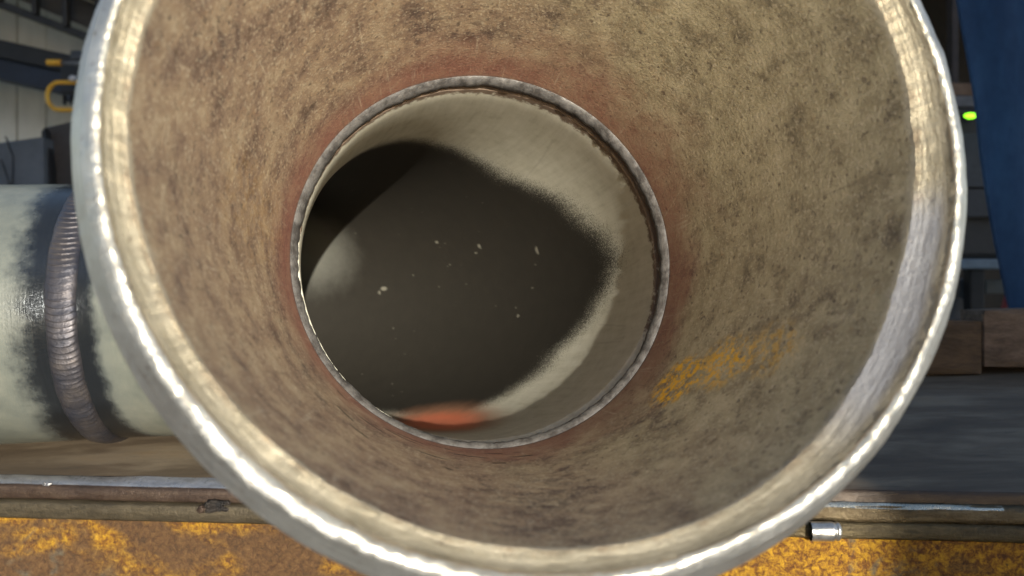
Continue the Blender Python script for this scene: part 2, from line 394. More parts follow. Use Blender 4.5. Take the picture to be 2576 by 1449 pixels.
for k in range(1, 11):
    a_ = math.radians(90 * k / 10); prof.append((RM + AR - AR * math.sin(a_) + und * .5 + rough_a * math.sin(2 * a_), AR * (1 - math.cos(a_)) + und * .8 + .003 * fbm(np.stack([cth * 40, sth * 40, np.full_like(cth, k * .6)], -1), 3, 72)))
for k in range(1, 15):
    f = k / 14; t_ = AR + f * (bandw - AR)
    if k == 1: lathe('bright_arris', prof, arris_m, pipe, flip=True); prof = [prof[-1]]
    prof.append((RM * (1 - f) + Rb(t_) * f + .006 * math.sin(f * 3.1) + .0022 * fbm(np.stack([cth * 18, sth * 18, np.full_like(cth, k * .9)], -1), 3, 50 + k), t_ + und * .8 * (1 - f)))
def band_attrs(pts):
    dg = (np.degrees(TH) + 180) % 360 - 180
    cl = sstep(-56, -38, dg) * (1 - sstep(-13, -5, dg))
    fr_ = np.linspace(0, 1, pts.shape[0])[:, None]
    return dict(sky_tint=cl[None] * sstep(.12, .45, fr_), rusty=fr_ * .75 + 0 * cl[None])
lathe('ground_band', prof, steel_in, pipe, extra=band_attrs, flip=True)
# rusty bore
nb = 260
prof = []
for k in range(nb):
    f = k / (nb - 1); t = bandw + (LEN - .02 - bandw) * f
    prof.append((Rb(t) + (.0 if k else .0006), t))
def bore_attrs(pts):
    n = pts.shape[0]; t = (pts - C1) @ AX; d = LEN - t; th = np.broadcast_to(TH, (n, nth)); deg = (np.degrees(th) + 360) % 360
    x = np.cos(th); z = np.sin(th); q = np.stack([x * 3, z * 3, t * 3], -1)
    heat = np.exp(-(d / (.42 + .16 * vnoise(q * .5, 5))) ** 1.6) * 1.15
    heat *= 1 + .35 * x * 0
    edge = np.exp(-(d / .07) ** 2)
    grey = np.clip(.25 + .75 * x, 0, 1)
    def ell(dc, tc, dr, tr): 
        dd = (deg - dc + 180) % 360 - 180; return (dd / dr) ** 2 + ((t - tc) / tr) ** 2
    ochre = np.clip(1.5 * np.clip(1.3 - ell(318, 1.30, 8, .17), 0, 1), 0, 1) + .85 * np.clip(1.2 - ell(324, 1.02, 8, .2), 0, 1) + .45 * np.clip(1.2 - ell(327, .74, 7, .2), 0, 1) + .10 * np.clip(1 - ell(178, 1.2, 16, .5), 0, 1)
    scr = np.zeros_like(t)
    rng = np.random.default_rng(4)
    segs = [((24, .40), (18, .85), .0065)]
    for k in range(46):
        d0 = rng.uniform(-80, 60); t0 = rng.uniform(.3, 1.9); segs.append(((d0, t0), (d0 + rng.uniform(-8, 8), t0 + rng.uniform(.08, .5)), rng.uniform(.0015, .003)))
    for (d0, t0), (d1, t1), wd in segs:
        p = np.stack([np.radians((deg + 180) % 360 - 180), t], -1); a0 = np.array([math.radians(d0), t0]); b0 = np.array([math.radians(d1), t1]); ab = b0 - a0
        u = np.clip(((p - a0) @ ab) / (ab @ ab), 0, 1); ds = np.linalg.norm(p - (a0 + u[..., None] * ab), axis=-1)
        scr = np.maximum(scr, np.clip(1.5 - ds / max(wd, .004), 0, 1) * (1 if wd > .005 else .6))
    ck = np.zeros_like(t)
    cr = [(236, 252, .30), (228, 243, .42), (240, 252, .22), (225, 235, .60), (250, 262, .18), (255, 268, .30), (246, 258, .50), (262, 274, .44), (218, 228, .25), (265, 277, .20), (232, 238, .75), (272, 281, .33), (252, 258, .70)]
    for d0, d1, dz in cr:
        u = (deg - d0) / (d1 - d0); wv = .020 * fbm(np.stack([deg * .25, np.full_like(deg, dz * 50), 0 * deg], -1), 3, 77)
        tap = np.clip(np.sin(np.clip(u, 0, 1) * np.pi), 0, 1) ** .5
        brk = sstep(-.35, -.05, vnoise(np.stack([deg * .45, np.full_like(deg, dz * 31), 0 * deg], -1), 8))
        ck = np.maximum(ck, np.clip(1.6 - np.abs(d - dz - wv - .03 * (u - .5)) / (.0095 * tap + 1e-4), 0, 1) * (u > 0) * (u < 1) * tap * brk)
    return dict(dirty=np.clip(1.4 - ell(130, 1.0, 32, .7), 0, 1), ground=np.exp(-np.maximum(t - bandw[None], 0) / .045), reddening=heat, edge=edge, grey=grey, ochre=ochre, scratch=scr, crack=ck)
lathe('rusty_bore', prof, mat_bore(), pipe, extra=bore_attrs, flip=True)

# root weld ring inside: rippled bead
nw = 2160; nc = 18
tw = np.linspace(0, 2 * np.pi, nw, endpoint=False)
cc, ss_ = np.cos(tw), np.sin(tw)
def wn(seed, f, o=3): return fbm(np.stack([cc * f, ss_ * f, np.full_like(cc, seed * 3.7)], -1), o, seed)
ph = np.cumsum(1 + .8 * wn(60, 12)); ph = ph / ph[-1] * 2 * np.pi * 64
pts = np.zeros((nc, nw, 3)); cy = np.zeros((nc, nw, 3))
for i in range(nc):
    f = i / (nc - 1); hw = .030 + .007 * wn(61, 7) + .004 * wn(62, 30)
    ax_off = -.055 + .11 * f * (hw / .030) + .005 * wn(63, 5)
    hgt = np.sin(np.pi * min(1, f * 1.02)) ** .7
    sag = .5 * (1 - ((f - .5) * 2) ** 2)
    rip = .0018 * np.cos(ph + 2.6 * sag * 2) * hgt * (.5 + .6 * wn(64, 9))
    r = RI + .004 - hw * hgt - rip - .005 * wn(65, 34) * hgt - .006 * f
    pts[i] = C2 + AX * ax_off[:, None] + r[:, None] * (cc[:, None] * R0 + ss_[:, None] * U0)
    cy[i, :, 0] = tw; cy[i, :, 1] = f
mesh_obj('root_weld_bead', pts, quad_grid(nc, nw, True, True), mat_weld_root(), pipe, True, {'cyl': cy})

# elbow centre line
k_ = 1.7
Bz = [C2, C2 + AX * 1.38, C3 + L * k_, C3]
tt = np.linspace(0, 1, 3001)[:, None]
cb = (1 - tt) ** 3 * Bz[0] + 3 * (1 - tt) ** 2 * tt * Bz[1] + 3 * (1 - tt) * tt * tt * Bz[2] + tt ** 3 * Bz[3]
dl = np.r_[0, np.cumsum(np.linalg.norm(np.diff(cb, axis=0), axis=1))]; ELEN = dl[-1]
def centreline(n, s0=0, s1=None):
    s = np.linspace(s0, ELEN if s1 is None else s1, n); return s, np.stack([np.interp(s, dl, cb[:, i]) for i in range(3)], 1)
ne, me_ = 380, 900
s_e = np.concatenate([np.linspace(0, .2, 60), np.linspace(.2, ELEN, ne - 59)[1:]]); c_e = np.stack([np.interp(s_e, dl, cb[:, i]) for i in range(3)], 1)
T_e, U_e, R_e = frames(c_e, U0)
th_e = np.linspace(0, 2 * np.pi, me_, endpoint=False) + np.radians(255)
def sweep(c, Rr, U, th, r):
    return c[:, None] + r[..., None] * (np.cos(th)[None, :, None] * Rr[:, None] + np.sin(th)[None, :, None] * U[:, None])
ce, se = np.cos(th_e), np.sin(th_e)
lip = .010 * fbm(np.stack([ce * 9, se * 9, 0 * ce], -1), 3, 90) + .006 * fbm(np.stack([ce * 45, se * 45, 0 * ce], -1), 3, 91)
off = .012 * np.cos(th_e - np.radians(235))                       # slight misalignment at the joint
gapw = .35 + .65 * np.clip(np.cos(th_e - np.radians(240)), 0, 1)
r_in = .965 + (lip * gapw + .014)[None, :] * np.exp(-(s_e / .10) ** 2)[:, None]
gap_e = .062 + .15 * np.clip(np.cos(th_e - np.radians(255)) - .1, 0, 1) + (.014 + .030 * np.clip(np.cos(th_e - np.radians(255)), 0, 1)) * fbm(np.stack([ce * 7, se * 7, 0 * ce], -1), 4, 95)
r_in = np.maximum(r_in, 1.015 - .06 * sstep(-.006, .006, s_e[:, None] - gap_e[None]))
pts = sweep(c_e, R_e, U_e, th_e, r_in)
deg = (np.degrees(th_e) + 180) % 360 - 180
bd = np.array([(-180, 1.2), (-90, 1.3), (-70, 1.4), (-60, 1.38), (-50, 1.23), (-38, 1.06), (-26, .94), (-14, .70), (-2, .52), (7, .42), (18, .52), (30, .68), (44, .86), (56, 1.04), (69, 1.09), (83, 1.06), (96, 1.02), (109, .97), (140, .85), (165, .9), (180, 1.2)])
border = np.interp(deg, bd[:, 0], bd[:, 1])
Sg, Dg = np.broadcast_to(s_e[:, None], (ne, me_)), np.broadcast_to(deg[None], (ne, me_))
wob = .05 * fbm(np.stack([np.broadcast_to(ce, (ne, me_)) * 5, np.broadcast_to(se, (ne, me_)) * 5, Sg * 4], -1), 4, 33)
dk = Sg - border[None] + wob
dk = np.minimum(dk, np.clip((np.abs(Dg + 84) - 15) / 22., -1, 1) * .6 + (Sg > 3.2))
def el(s0, d0, sr, dr): return np.sqrt(((Sg - s0) / sr) ** 2 + ((((Dg - d0) + 180) % 360 - 180) / dr) ** 2)
lp = np.clip(1.25 - el(3.55, 42, .55, 34), 0, 1)  # painted pale patch standing in for light from the far pipe end
orange = np.clip(1.25 - 1.0 * el(1.50, -74, .80, 20), 0, 1)
speck = np.zeros_like(Sg)
rng = np.random.default_rng(9)
chips = [(1.23, 20, .028), (1.81, 28, .022), (1.87, 25, .014), (2.9, 12, .032), (2.95, 10, .018), (2.23, 34, .018), (1.5, -8, .018), (1.21, -48, .045), (1.35, 4, .012), (1.28, 14, .010)]
for k in range(46): chips.append((rng.uniform(1.1, 3.0), rng.uniform(-55, 80), rng.uniform(.004, .010)))
for s0, d0, rr in chips:
    a_ = rng.uniform(.6, 1.5); speck = np.maximum(speck, np.clip(2.2 - 1.4 * el(s0, d0, .6 * rr * a_, .6 * math.degrees(rr / a_)), 0, 1) * (1 if rr > .012 else .6))
pits = np.clip(1.3 - el(1.1, -85, 1.0, 24), 0, 1)
pits = np.maximum(pits, .8 * np.clip(1.3 - el(2.0, -62, .5, 8), 0, 1))
band = np.clip(1.25 - Sg / (.10 + .04 * np.sin(np.radians(Dg)) ), 0, 1)
scr = np.zeros_like(Sg)
for (s0, d0), (s1, d1) in [((.3, -26), (.55, -25)), ((.2, 3), (.45, 1)), ((.35, 58), (.9, 52)), ((.3, -20), (.6, -17))]:
    p = np.stack([Sg, np.radians(Dg)], -1); a0 = np.array([s0, math.radians(d0)]); b0 = np.array([s1, math.radians(d1)]); ab = b0 - a0
    u = np.clip(((p - a0) @ ab) / (ab @ ab), 0, 1); ds = np.linalg.norm(p - (a0 + u[..., None] * ab), axis=-1); scr = np.maximum(scr, np.clip(1.5 - ds / .006, 0, 1) * .7)
grain = .55 + .45 * np.cos(np.radians(Dg - 10))
cy = np.stack([Sg, np.radians(Dg) , 0 * Sg], -1)
elbow_in = mat_elbow_in()
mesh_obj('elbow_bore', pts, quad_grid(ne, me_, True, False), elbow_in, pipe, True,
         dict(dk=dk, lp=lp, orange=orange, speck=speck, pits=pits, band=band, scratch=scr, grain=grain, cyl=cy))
# elbow outside, with the bare strip before the left weld
outm = mat_pipe_out()
nq, mq = 240, 300
s_q, c_q = centreline(nq); T_q, U_q, R_q = frames(c_q, U0); th_q = np.linspace(0, 2 * np.pi, mq, endpoint=False)
pts = sweep(c_q, R_q, U_q, th_q, np.full((nq, mq), RO))
thg = np.broadcast_to(th_q[None], (nq, mq)); Sq = np.broadcast_to(s_q[:, None], (nq, mq))
mesh_obj('elbow_outside', pts, quad_grid(nq, mq, True, True), outm, pipe, True,
         dict(ax=np.minimum(ELEN - Sq - .44, Sq - .2), cyl=np.stack([thg, Sq, 0 * Sq], -1)))
# lips closing the elbow's first end
T3, U3, R3 = T_q[-1], U_q[-1], R_q[-1]
def straight(name, t0, t1, r, mat, n=60, m=300, flip=False, ax=None, attrs=None):
    t = np.linspace(t0, t1, n); c = C3 - L * t[:, None]; th = np.linspace(0, 2 * np.pi, m, endpoint=False)
    pts = sweep(c, np.repeat(R3[None], n, 0), np.repeat(U3[None], n, 0), th, np.full((n, m), r))
    Tg = np.broadcast_to(t[:, None], (n, m)); Hg = np.broadcast_to(th[None], (n, m))
    at = dict(ax=Tg - .30, cyl=np.stack([Hg, Tg, 0 * Tg], -1)); at.update(attrs or {})
    return mesh_obj(name, pts, quad_grid(n, m, True, flip), mat, pipe, True, at)
straight('grey_pipe', 0.0, 5.2, RO, outm, 160, 420, True)
z = np.zeros((60, 300))
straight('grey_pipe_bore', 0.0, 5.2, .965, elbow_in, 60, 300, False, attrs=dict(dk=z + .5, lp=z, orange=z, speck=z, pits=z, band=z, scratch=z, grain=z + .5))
# end ring of the grey pipe
th = np.linspace(0, 2 * np.pi, 200, endpoint=False); e = C3 - L * 5.2
pe = np.stack([e + r * (np.cos(th)[:, None] * R3 + np.sin(th)[:, None] * U3) for r in (.965, RO)])
mesh_obj('pipe_end', pe, quad_grid(2, 200, True), mat_simple('pipe_end_steel', (.2, .2, .19), (.3, .3, .28), 8, .4, .6), pipe, False)
# cap weld on the outside
nw, nc = 2600, 30
tw = np.linspace(0, 2 * np.pi, nw, endpoint=False); cc, ss_ = np.cos(tw), np.sin(tw)
ph = np.cumsum(1 + .45 * wn(70, 10)); ph = ph / ph[-1] * 2 * np.pi * 150
pts = np.zeros((nc, nw, 3)); cy = np.zeros((nc, nw, 3))
for i in range(nc):
    f = i / (nc - 1); hw = .118 + .010 * wn(71, 4) + .005 * wn(72, 22)
    prof_h = (1 - abs(2 * f - 1) ** 2.6) ** .6
    chev = 5.0 * (1 - (2 * f - 1) ** 2)
    saw = (np.mod(ph - chev, 2 * np.pi) / (2 * np.pi)); rip = .010 * (saw ** 1.6) * (.35 + 1.0 * np.clip(wn(73, 14) + .4, 0, 1)) * prof_h
    r = RO - .004 + (.046 + .008 * wn(74, 8)) * prof_h + rip - .004
    axo = (2 * f - 1) * hw + .012 * wn(75, 2.5)
    pts[i] = C3 + L * axo[:, None] + r[:, None] * (cc[:, None] * R3 + ss_[:, None] * U3)
    cy[i, :, 0] = tw; cy[i, :, 1] = f
mesh_obj('cap_weld_bead', pts, quad_grid(nc, nw, True, False), mat_cap_weld(), pipe, True, {'cyl': cy})

# ------------------------------------------------------------------ work table
A = np.array([-4.04, 6.10]); Bp = np.array([3.48, 5.26]); ed = (Bp - A) / np.linalg.norm(Bp - A); nrm = np.array([-ed[1], ed[0]])   # nrm: away from the camera
if nrm[1] < 0: nrm = -nrm
table = thing('work_table', 'heavy dark steel work table with worn shiny front edge carrying the grey pipe', 'table', (0, 7.0, -1.9))
def strip(name, prof, mat, u0=-7, u1=13, n=420, parent=table, seed=0, rough=.004, smooth=True, top_fade=None):
    """profile of (out towards the camera, z below the top) swept along the table's front edge"""
    u = np.linspace(u0, u1, n); m_ = len(prof); pts = np.zeros((m_, n, 3)); hg = np.zeros((m_, n))
    for i, pr in enumerate(prof):
        o, dz = pr[0], pr[1]
        o = o(u) if callable(o) else o; dz = dz(u) if callable(dz) else dz
        nz = fbm(np.stack([u * 3, np.full_like(u, i * 2.1), np.full_like(u, seed)], -1), 4, seed + 5) * rough
        nz2 = fbm(np.stack([u * 4, np.full_like(u, i * 2.1 + 9), np.full_like(u, seed)], -1), 4, seed + 6) * rough
        xy = A[None] + ed[None] * u[:, None] - nrm[None] * (o + nz + 0 * u)[:, None]
        pts[i, :, 0] = xy[:, 0]; pts[i, :, 1] = xy[:, 1]; pts[i, :, 2] = table_z(xy[:, 0], xy[:, 1]) - (dz * 1.17 + nz2 + 0 * u); hg[i] = -(dz + 0 * u)
    return mesh_obj(name, pts, quad_grid(m_, n, False, True), mat, parent, smooth, {'hgt': hg})
# top
nx, ny = 60, 60
u = np.linspace(-7, 13, nx)[None, :, None]; vv = np.linspace(0, 3.5, ny)[:, None, None]
xy = A + ed * u + nrm * vv
zz = table_z(xy[..., 0], xy[..., 1]) - .0
tp = np.concatenate([xy, zz[..., None]], -1)
mesh_obj('tabletop', tp, quad_grid(ny, nx, False, False), mat_tabletop(), table, True)
def rgt(u): return sstep(4.2, 5.6, u)
edge_m = mat_plate('worn_table_edge', (.16, .16, .165), (.30, .30, .31), (.42, .42, .42), .32, .85, .35)
up_m = mat_plate('upper_plate_steel', (.020, .013, .010), (.040, .025, .018), (.070, .048, .033), .46, .45, .5)
lo_m = mat_plate('lower_plate_steel', (.030, .024, .015), (.060, .048, .030), (.095, .077, .048), .44, .5, .45)
USP = 3.0
edge_r = mat_plate('brown_table_edge', (.018, .012, .008), (.040, .026, .016), (.070, .048, .030), .45, .3, .4)
gold_m = mat_plate('worn_golden_steel', (.05, .036, .020), (.11, .082, .046), (.22, .175, .105), .33, .7, 1.0)
strip('table_edge', [(0.0, 0.0), (.012, .004), (.055, .030), (.064, .040)], edge_m, -7, USP, 300, seed=1, rough=.007)
strip('table_edge', [(0.0, 0.0), (.010, .006), (.020, .020), (.026, .050), (.030, .062)], edge_r, USP, 13, 300, seed=1, rough=.006)
strip('upper_plate', [(.060, .040), (.075, .048), (.080, .06), (.082, .122), (.075, .132), (.05, .136)], up_m, -7, USP, 300, seed=2, rough=.007)
strip('upper_plate', [(.030, .060), (.060, .062), (.085, .070), (.094, .085), (.098, .125), (.092, .152), (.05, .158)], gold_m, USP, 13, 400, seed=2, rough=.010)
strip('bright_ridge', [(.056, .058), (.072, .061), (.084, .066), (.090, .074)], mat_plate('polished_ridge_steel', (.3, .28, .22), (.5, .47, .38), (.7, .66, .55), .26, .9, .5), USP, 7.4, 300, seed=12, rough=.009)
strip('lower_plate', [(.05, .138), (.108, .140), (.116, .148), (.118, .19), (.116, .236), (.108, .246), (.05, .250)], lo_m, -7, USP, 300, seed=3, rough=.006)
strip('lower_plate', [(.05, .160), (.100, .162), (.112, .170), (.122, .195), (.120, .232), (.110, .246), (.05, .250)], mat_plate('lower_golden_steel', (.03, .022, .012), (.075, .058, .030), (.16, .125, .068), .36, .6, 1.0), USP, 13, 400, seed=3, rough=.010)
# notches and slag on the edge
rb = lambda h, k, c: 0
def edge_pt(px, o, dz):          # a point on the front of the table below image column px
    k = (px - 1288) / F; d = A - nrm * o; uu = (k * d[1] - d[0]) / (ed[0] - k * ed[1]); xy = d + ed * uu
    return np.array([xy[0], xy[1], table_z(*xy) - dz * 1.17])
def lump(name, c, size, mat, parent, seed, rough=.25, n=24, m=36, rotz=0):
    th = np.linspace(0, 2 * np.pi, m, endpoint=False)[None, :]; ph = np.linspace(.02, np.pi - .02, n)[:, None]
    d = np.stack([np.sin(ph) * np.cos(th), np.sin(ph) * np.sin(th), np.cos(ph) + 0 * th], -1)
    r = 1 + rough * fbm(d * 2.2 + seed * 3.1, 4, seed)
    p = d * r[..., None] * np.array(size); cz, sz = math.cos(rotz), math.sin(rotz)
    p = np.stack([p[..., 0] * cz - p[..., 1] * sz, p[..., 0] * sz + p[..., 1] * cz, p[..., 2]], -1)
    return mesh_obj(name, p + np.array(c), quad_grid(n, m, True, True), mat, parent, True)
ang = math.atan2(ed[1], ed[0])
slag = mat_simple('burnt_slag', (.006, .006, .007), (.030, .024, .020), 14, .28, .3, .8)
lump('burnt_gouge', edge_pt(548, .085, .152), (.105, .040, .052), slag, table, 3, .55, rotz=ang)
lump('slag_rim', edge_pt(510, .100, .160), (.040, .035, .030), up_m, table, 5, .6, rotz=ang)
lump('spatter', edge_pt(117, .062, .040), (.040, .016, .016), edge_m, table, 6, .6, rotz=ang)
lump('spatter', edge_pt(600, .060, .040), (.03, .016, .016), edge_m, table, 7, .6, rotz=ang)
# shiny plug lying on the lower plate
plug_m = mat_simple('polished_plug_steel', (.26, .26, .25), (.48, .47, .45), 9, .28, .90, .25, (1, 1, 1), .5)
pc = edge_pt(2088, .135, .196); n_, m_ = 40, 48
uu_ = np.linspace(-.13, .075, n_); rr_ = .066 * np.sqrt(np.clip(1 - np.clip((uu_ - .035) / .0405, 0, 1) ** 3, 0.0005, 1)) * (1 - .12 * np.exp(-((uu_ - .030) / .010) ** 2))
th = np.linspace(0, 2 * np.pi, m_, endpoint=False)
e3 = np.array([ed[0], ed[1], .03]); n3 = np.array([nrm[0], nrm[1], 0])
pp = pc + uu_[:, None, None] * e3 + rr_[:, None, None] * (np.cos(th)[None, :, None] * n3 + np.sin(th)[None, :, None] * np.array([0, 0, 1.]))
pp += .003 * fbm(pp * 14, 3, 12)[..., None]
mesh_obj('steel_plug', pp, quad_grid(n_, m_, True, False), plug_m, table, True)

# ------------------------------------------------------------------ rusty beam below
nb_, mb_ = 90, 900
uu_ = np.linspace(-7, 13, mb_); dzs = np.linspace(.294, 2.2, nb_)
xy = A[None] + ed[None] * uu_[:, None] - nrm[None] * .10
pts = np.zeros((nb_, mb_, 3)); pts[..., 0] = xy[:, 0]; pts[..., 1] = xy[:, 1]
pts[..., 2] = table_z(xy[:, 0], xy[:, 1])[None] - dzs[:, None]
dn = .006 * fbm(pts * np.array([6, 6, 6]), 5, 41)
pts[..., 0] -= nrm[0] * dn; pts[..., 1] -= nrm[1] * dn
hg = np.broadcast_to(1 - (dzs[:, None] - .29) / .85, (nb_, mb_))
back = pts.copy(); 
beam = thing('rusty_beam', 'orange and yellow rusted steel beam running under the front of the work table', 'beam', (0, 4.8, -3.0))
rust_m = mat_rust_beam()
mesh_obj('beam_web', pts, quad_grid(nb_, mb_, False, True), rust_m, beam, True, {'hgt': hg, 'along': np.broadcast_to(sstep(2, 6, uu_)[None], (nb_, mb_))})
def prism(name, u0, u1, o0, o1, d0, d1, mat, parent):
    v = []
    for uu in (u0, u1):
        for o in (o0, o1):
            for d in (d0, d1):
                q = A + ed * uu - nrm * o; v.append((q[0], q[1], table_z(*q) - d))
    f = [(0, 1, 3, 2), (4, 6, 7, 5), (0, 4, 5, 1), (2, 3, 7, 6), (0, 2, 6, 4), (1, 5, 7, 3)]
    return mesh_obj(name, v, f, mat, parent, False, {'hgt': [0.] * 8})
prism('beam_flange', -7, 13, -1.0, .25, 2.2, 2.4, rust_m, beam)
dark_m = mat_simple('dark_painted_steel', (.012, .012, .014), (.03, .03, .032), 4, .5, .3)
prism('table_underside', -7, 13, -3.5, .04, .293, .36, dark_m, table)
prism('table_leg', -6.5, -6.0, -2.9, -2.4, .36, 8.4, dark_m, table)
prism('table_leg', 12, 12.5, -2.9, -2.4, .36, 8.4, dark_m, table)
prism('beam_post', -6.5, -6.0, -.9, -.4, 2.4, 8.4, rust_m, beam)
prism('beam_post', 12, 12.5, -.9, -.4, 2.4, 8.4, rust_m, beam)

# ------------------------------------------------------------------ timber blocks at the back of the table
wood_a = mat_simple('weathered_timber', (.035, .022, .012), (.085, .054, .030), 3, .75, 0, .6, (.6, 3, 3), .3)
wood_b = mat_simple('reddish_timber', (.06, .040, .027), (.15, .105, .075), 3, .75, 0, .6, (.8, 3, 3), .3)
def rough_block(name, x0, x1, y, depth, h, mat, seed, tilt=0):
    import bmesh
    bm = bmesh.new(); bmesh.ops.create_cube(bm, size=1)
    bmesh.ops.subdivide_edges(bm, edges=bm.edges[:], cuts=9, use_grid_fill=True)
    cx = (x0 + x1) / 2; zb = table_z(cx, y + depth / 2)
    vs = []
    for v in bm.verts:
        q = np.array([v.co.x, v.co.y, v.co.z]); e_ = np.abs(q) > .499
        p = np.array([cx + q[0] * (x1 - x0), y + depth / 2 + q[1] * depth, zb + .004 + (q[2] + .5) * h + tilt * q[0]])
        if e_.sum() >= 2: p -= q * .025 * np.array([1, 1, 1])
        p += .02 * fbm(p * 1.7 + seed, 4, seed) * (1 if q[2] > -.45 else 0); vs.append(p)
    bm.verts.index_update(); fs = [[v.index for v in f.verts] for f in bm.faces]; bm.free()
    return mesh_obj(name, vs, fs, mat, None, False)
g = 'timber blocks at the back of the table'
YB = 7.85
xj = (2475 - 1288) / F * YB
tag(rough_block('timber_block', 2.6, xj - .004, YB, .45, .56, wood_a, 2), 'dark brown timber block on the table, between the pipe mouth and a redder block', 'timber', g)
tag(rough_block('timber_block', xj + .004, 7.5, YB, .45, .60, wood_b, 3), 'lighter reddish timber block at the right end of the table, below the blue sheet', 'timber', g)

# ------------------------------------------------------------------ right background
dk0 = mat_simple('black_rack_paint', (.006, .006, .007), (.014, .014, .016), 2, .6)
dk1 = mat_simple('dark_blue_grey_panel', (.020, .024, .030), (.032, .038, .048), 1.5, .6)
def plane_box(name, x0, x1, y0, y1, z, d, mat, parent):       # image-space extents turned into a box at depth z
    a_ = P(x0, y1, z); b_ = P(x1, y0, z)
    return box(name, ((a_[0] + b_[0]) / 2, z + d / 2, (a_[2] + b_[2]) / 2), (b_[0] - a_[0], d, b_[2] - a_[2]), mat, parent, bevel=min(.05, d * .1))
# blue sheet
zc = 13.0
blue = mat_simple('blue_woven_sheet', (.013, .036, .085), (.024, .064, .135), .9, .8, 0, .5, (1, 1, .5), .2)
n_, m_ = 70, 60
tv = np.linspace(0, 1, n_)[:, None]; su = np.linspace(0, 1, m_)[None, :]
py = -260 + tv * 1050; xl = 2378 + (py + 260) * .155 + 6 * np.sin(py / 130.) + np.maximum(0, py - 500) * .03
px_ = xl + su * 420
cs = np.zeros((n_, m_, 3)); dep = zc + .10 * np.sin(su * 17 + tv * 3) + .05 * fbm(np.stack([su * 5 + 0 * tv, tv * 4 + 0 * su, 0 * su * tv], -1), 4, 3)
cs[..., 0] = (px_ - 1288) / F * zc; cs[..., 1] = dep; cs[..., 2] = -(py + 0 * su - 724) / F * zc
cs2 = cs.copy(); cs2[..., 1] += .06
vs = np.concatenate([cs.reshape(-1, 3), cs2.reshape(-1, 3)]); q1 = quad_grid(n_, m_, False, True); q2 = quad_grid(n_, m_, False, False) + n_ * m_
side = [(i * m_, (i + 1) * m_, (i + 1) * m_ + n_ * m_, i * m_ + n_ * m_) for i in range(n_ - 1)]
tag(mesh_obj('blue_sheet', vs, np.concatenate([q1, q2, np.array(side)]), blue, None, True), 'blue heavy cloth sheet hanging at the right behind the table', 'sheet')
# machine cabinet with green lamp
cab = thing('machine_cabinet', 'black machine cabinet with a glowing green lamp between the pipe and the blue sheet', 'machine', P(2470, 480, 24))
plane_box('cabinet_body', 2180, 2700, 225, 640, 24, 5, dk0, cab)
plane_box('front_panel', 2380, 2640, 335, 470, 23.8, .18, dk1, cab)
plane_box('front_panel', 2390, 2640, 475, 545, 23.7, .18, mat_simple('grey_navy_panel', (.012, .014, .018), (.02, .023, .03), 1), cab)
gm = M('green_lamp_glow'); gm.b.inputs['Emission Color'].default_value = (.28, 1.0, .02, 1); gm.b.inputs['Emission Strength'].default_value = 1.6; gm.out((.1, .4, .02), .3)
lump('green_lamp', P(2441, 291, 23.4), (.19, .08, .085), gm.m, cab, 2, .10)
lump('lamp_bezel', P(2441, 291, 23.75), (.26, .10, .14), dk0, cab, 4, .05)
# shelf rack
rack = thing('steel_rack', 'dark steel rack with a rusty brown crossbar at the top right', 'rack', P(2430, 235, 28))
brn = mat_simple('brown_rusty_bar', (.075, .038, .018), (.12, .075, .045), 3, .7)
plane_box('crossbar', 2150, 2650, 208, 240, 21.5, .3, brn, rack)
plane_box('crossbar', 2150, 2650, 240, 268, 21.4, .3, mat_simple('grey_bar', (.05, .05, .055), (.08, .08, .085), 3, .6), rack)
plane_box('upright', 2395, 2412, -40, 420, 21.8, .3, mat_simple('dim_upright', (.012, .008, .008), (.03, .02, .018), 3, .7), rack)
tb = thing('steel_trestle', 'pale blue-grey steel trestle standing low behind the timber blocks', 'trestle', P(2470, 800, 17))
pb = mat_simple('pale_blue_paint', (.12, .15, .18), (.18, .22, .25), 3, .5)
plane_box('rail', 2150, 2700, 651, 676, 17, .35, pb, tb)
plane_box('rail', 2150, 2440, 703, 750, 17.5, .25, mat_simple('dull_blue_grey_rail', (.05, .058, .065), (.075, .085, .095), 3, .6), tb)
plane_box('rail', 2480, 2700, 703, 738, 17.5, .25, mat_simple('dull_green_grey_rail', (.06, .068, .068), (.085, .095, .095), 3, .6), tb)
plane_box('leg', 2442, 2478, 676, 1500, 17.1, .3, dk0, tb)
plane_box('leg', 2200, 2430, 700, 1500, 18.2, .3, mat_simple('grey_leg', (.045, .045, .05), (.07, .07, .075), 3, .6), tb)
red = mat_simple('red_handle', (.10, .008, .008), (.16, .012, .012), 4, .5)
tag(tube('red_hose', [P(2560, 720, 15), P(2535, 745, 15), P(2526, 775, 15), P(2528, 820, 15)], .06, red), 'small red hose half hidden by the lower edge of the blue sheet', 'hose')

# ------------------------------------------------------------------ left background: wall, beams, hose rack
ZW = 34.0
wall = thing('concrete_wall', 'pale grey panelled concrete wall in the shaded background at left', 'wall', P(300, 700, ZW))
cw = mat_simple('pale_concrete', (.46, .46, .42), (.60, .60, .55), .35, .85, 0, .15, (1, 1, .35))
cw2 = mat_simple('pale_concrete_grey', (.42, .43, .40), (.55, .55, .51), .35, .85, 0, .15, (1, 1, .35))
xs = [-900, -420, -160, 42, 116, 330, 560, 800, 1040, 1280]
for k in range(len(xs) - 1):
    gp = 2.4 if xs[k] == 42 else 1.0
    plane_box('wall_panel', xs[k] + gp, xs[k + 1] - 1, -900, 1500, ZW, .8, cw if k % 2 else cw2, wall)
plane_box('wall_core', -900, 1280, -900, 1500, ZW + .82, 1.0, mat_simple('joint_grey', (.04, .04, .04), (.06, .06, .06), 2), wall)
bw = mat_simple('dark_shed_cladding', (.008, .007, .007), (.018, .015, .013), 1, .8)
